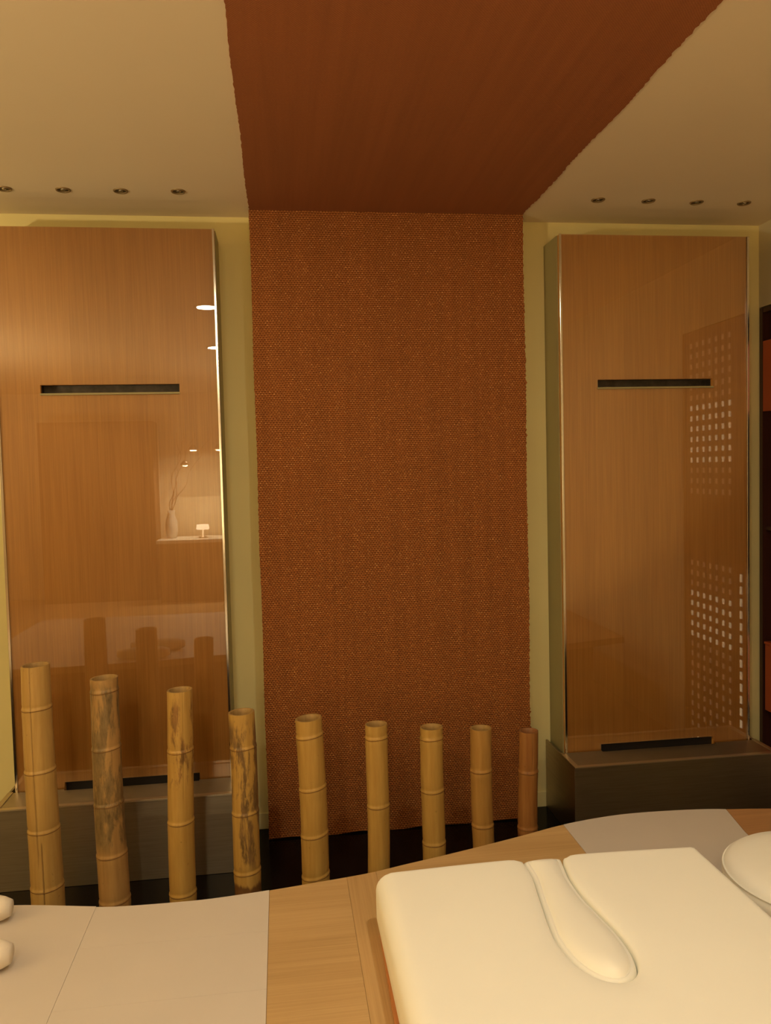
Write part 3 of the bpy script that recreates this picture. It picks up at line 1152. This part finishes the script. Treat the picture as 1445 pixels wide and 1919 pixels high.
SP('side_board', bx(XR - 0.002, XR + 0.39, SY1 - 0.022, SY1, 0.002, 2.172), M['dark_wood'])
SP('side_board', bx(XR - 0.002, XR + 0.39, SY0, SY0 + 0.022, 0.002, 2.172), M['dark_wood'])
SP('back_board', bx(XR + 0.37, XR + 0.39, SY0 + 0.023, SY1 - 0.023, 0.002, 2.172), M['dark_wood'])
SP('top_board', bx(XR, XR + 0.369, SY0 + 0.023, SY1 - 0.023, 2.15, 2.172), M['dark_wood'])
for z0, z1, ins in ((1.716, 2.025, 0.0), (0.381, 0.680, 0.016)):
    b_ = SP('red_box', bx(XR - 0.002, XR + 0.36, SY0 + 0.024, SY1 - 0.024 - ins, z0, z1, bev=0.002), M['red_box'], 'orange-red lacquered box')
    if ins:
        SP('box_lid', bx(XR - 0.006, XR + 0.362, SY0 + 0.024, SY1 - 0.023 - ins, z1 + 0.0005, z1 + 0.012, bev=0.002), M['red_box'], None, b_)
SP('box_shelf', bx(XR + 0.01, XR + 0.365, SY0 + 0.024, SY1 - 0.024, 1.19, 1.205), M['dark_wood'])

# back-lit lattice next to the shelf, seen mirrored in the right panel
lt = thing('perforated_screen', 'dark perforated screen with rows of small lit slots, mirrored in the right panel', 'screen', (XR, 2.4, 0))
bm = bx(0.004, 0.03, -0.088, 0.455, 0.002, 2.172)
obj('screen_panel', bm, M['lattice'], lt)
ys = [2.395 + k * 0.060 for k in range(7)]
bmA, bmB = bmesh.new(), bmesh.new()
for c, y in enumerate(ys):
    k = 0
    z = 2.10 - (6 - c) * 0.0
    while z > 0.12:
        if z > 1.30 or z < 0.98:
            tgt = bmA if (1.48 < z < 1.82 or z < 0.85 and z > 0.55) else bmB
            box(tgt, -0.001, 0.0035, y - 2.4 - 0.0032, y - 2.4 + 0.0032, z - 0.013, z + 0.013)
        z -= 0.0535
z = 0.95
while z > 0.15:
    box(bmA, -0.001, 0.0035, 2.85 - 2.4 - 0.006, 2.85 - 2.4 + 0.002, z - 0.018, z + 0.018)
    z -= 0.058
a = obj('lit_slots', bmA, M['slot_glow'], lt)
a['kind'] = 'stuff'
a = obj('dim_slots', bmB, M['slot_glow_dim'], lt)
a['kind'] = 'stuff'

# ------------------------------------------------------------------ ceiling downlights of the room (behind and above the camera)
for i, (x, y, w, where) in enumerate(LAMPS):
    zc = CEIL if not (X0 - 0.06 < x < X1 + 0.06 and y > -2.5) else 2.5310
    t = thing('ceiling_downlight', 'warm round downlight ' + where, 'ceiling light', (x, y, zc), 'ceiling downlights of the room')
    if i:
        for ch in dl_parts:
            c = ch.copy()
            COL.objects.link(c)
            c.parent = t
    else:
        dl_parts = [obj('ring', lathe([(0.064, 0.0), (0.065, -0.005), (0.072, -0.006), (0.078, -0.003), (0.079, 0.0)], 40), M['chrome'], t, True),
                    obj('diffuser', lathe([(0.0, -0.0015), (0.04, -0.0015), (0.0635, -0.001)], 40), M['white_paint'], t, True)]
    ld = bpy.data.lights.new('downlight_lamp', 'AREA')
    ld.shape = 'DISK'
    ld.size = 0.12
    ld.energy = w
    ld.color = WARM_SPOT
    lo = bpy.data.objects.new('lamp', ld)
    COL.objects.link(lo)
    lo.parent = t
    lo.location = (0, 0, -0.008)

for i, (x, y, h, w) in enumerate(FILL_UPLIGHTS):  # made-up lamps out of view, put in as fill for the ceiling
    t = thing('added_uplighter', 'added unseen uplighter that brightens the ceiling, with a shallow steel bowl, behind the camera on the ' + ('left' if x < 0 else 'right'), 'floor lamp', (x, y, 0))
    obj('lamp_base', lathe([(0, 0), (0.15, 0), (0.15, 0.015), (0.02, 0.025), (0, 0.025)], 32), M['chrome'], t, True)
    obj('pole', lathe([(0, 0.0255), (0.013, 0.0255), (0.013, h - 0.08), (0, h - 0.08)], 16), M['chrome'], t, True)
    obj('bowl', lathe([(0, h - 0.0795), (0.06, h - 0.075), (0.19, h), (0.196, h + 0.03), (0.19, h + 0.03), (0.05, h - 0.06), (0, h - 0.062)], 40), M['white_paint'], t, True)
    ld = bpy.data.lights.new('added_fill_lamp', 'AREA')
    ld.shape = 'DISK'
    ld.size = 0.30
    ld.energy = w
    ld.color = WARM
    lo = bpy.data.objects.new('lamp', ld)
    COL.objects.link(lo)
    lo.parent = t
    lo.location = (0, 0, h + 0.02)
    lo.rotation_euler = (PI, 0, 0)

# ------------------------------------------------------------------ the room behind, seen mirrored in the glass
cb = thing('tall_cabinet', 'tall brown cabinet against the wall behind the camera', 'cabinet', (-2.17, -3.8, 0))
obj('carcass', bx(-0.66, 0.66, -0.19, 0.19, 0.0, 2.16), M['cabinet'], cb)
for s in (-1, 1):
    d_ = obj('door', bx(-0.655 if s < 0 else 0.003, -0.003 if s < 0 else 0.655, 0.1905, 0.21, 0.06, 2.15, bev=0.002), M['cabinet'], cb)
    obj('handle', bx(s * 0.05 - 0.008, s * 0.05 + 0.008, 0.2105, 0.235, 0.95, 1.15, bev=0.003), M['chrome'], d_)
ct = thing('white_counter', 'white counter by the wall behind the camera', 'counter', (-1.0, -3.6, 0))
obj('counter_top', bx(-0.47, 0.6, -0.3, 0.3, 0.70, 0.74, bev=0.004), M['white_paint'], ct)
obj('counter_body', bx(-0.44, 0.57, -0.27, 0.25, 0.0, 0.699), M['cabinet'], ct)
vs = thing('twig_vase', 'white vase with bare curly twigs on the white counter', 'vase', (-1.33, -3.65, 0.7405))
obj('vase_body', lathe([(0, 0), (0.05, 0.0), (0.075, 0.08), (0.07, 0.2), (0.04, 0.3), (0.048, 0.34), (0.042, 0.338), (0.034, 0.3), (0, 0.29)], 32), M['white_paint'], vs, True)
rnd = random.Random(11)
for k in range(4):
    p = [Vector((0, 0, 0.30))]
    dx = rnd.uniform(-.02, .06)
    for q in range(14):
        p.append(p[-1] + Vector((dx * 0.6 + rnd.uniform(-.035, .035), rnd.uniform(-.02, .02), 0.07)))
    obj('twig', tube(bmesh.new(), catmull(p, 3), lambda u: 0.006 * (1 - 0.7 * u), 5), M['twig'], vs, True)
tl_ = thing('table_lamp', 'small table lamp with a glowing white shade on the counter', 'lamp', (-0.95, -3.55, 0.7405))
obj('lamp_base', lathe([(0, 0), (0.06, 0), (0.06, 0.012), (0.012, 0.02), (0.010, 0.10), (0, 0.10)], 24), M['chrome'], tl_, True)
obj('lamp_shade', lathe([(0.0, 0.101), (0.07, 0.101), (0.08, 0.115), (0.07, 0.16), (0.0, 0.165)], 32), M['lamp_glow'], tl_, True)

for i, (x, y, z) in enumerate(((-1.02, -3.45, 1.80), (-0.72, -3.45, 1.80), (-1.12, -3.45, 1.62))):
    t = thing('pendant_lamp', 'small pendant lamp over the white counter behind the camera, ' + ('left of the pair', 'right of the pair', 'lowest of the three')[i], 'lamp', (x, y, z), 'pendants over the white counter')
    obj('cord', tube(bmesh.new(), [(0, 0, 0.06), (0, 0, CEIL - z)], 0.002, 6), M['black'], t)
    obj('lamp_shade', lathe([(0.0, 0.06), (0.02, 0.06), (0.055, 0.012), (0.055, 0.0), (0.05, 0.0), (0.0, 0.045)], 32), M['chrome'], t, True)
    obj('bulb', lathe([(0.0, -0.004), (0.045, 0.0), (0.046, 0.008), (0.0, 0.012)], 24), M['lamp_glow'], t, True)
    ld = bpy.data.lights.new('pendant_light', 'AREA')
    ld.shape = 'DISK'
    ld.size = 0.08
    ld.energy = 16.0
    ld.color = WARM
    lo = bpy.data.objects.new('lamp', ld)
    COL.objects.link(lo)
    lo.parent = t
    lo.location = (0, 0, -0.01)
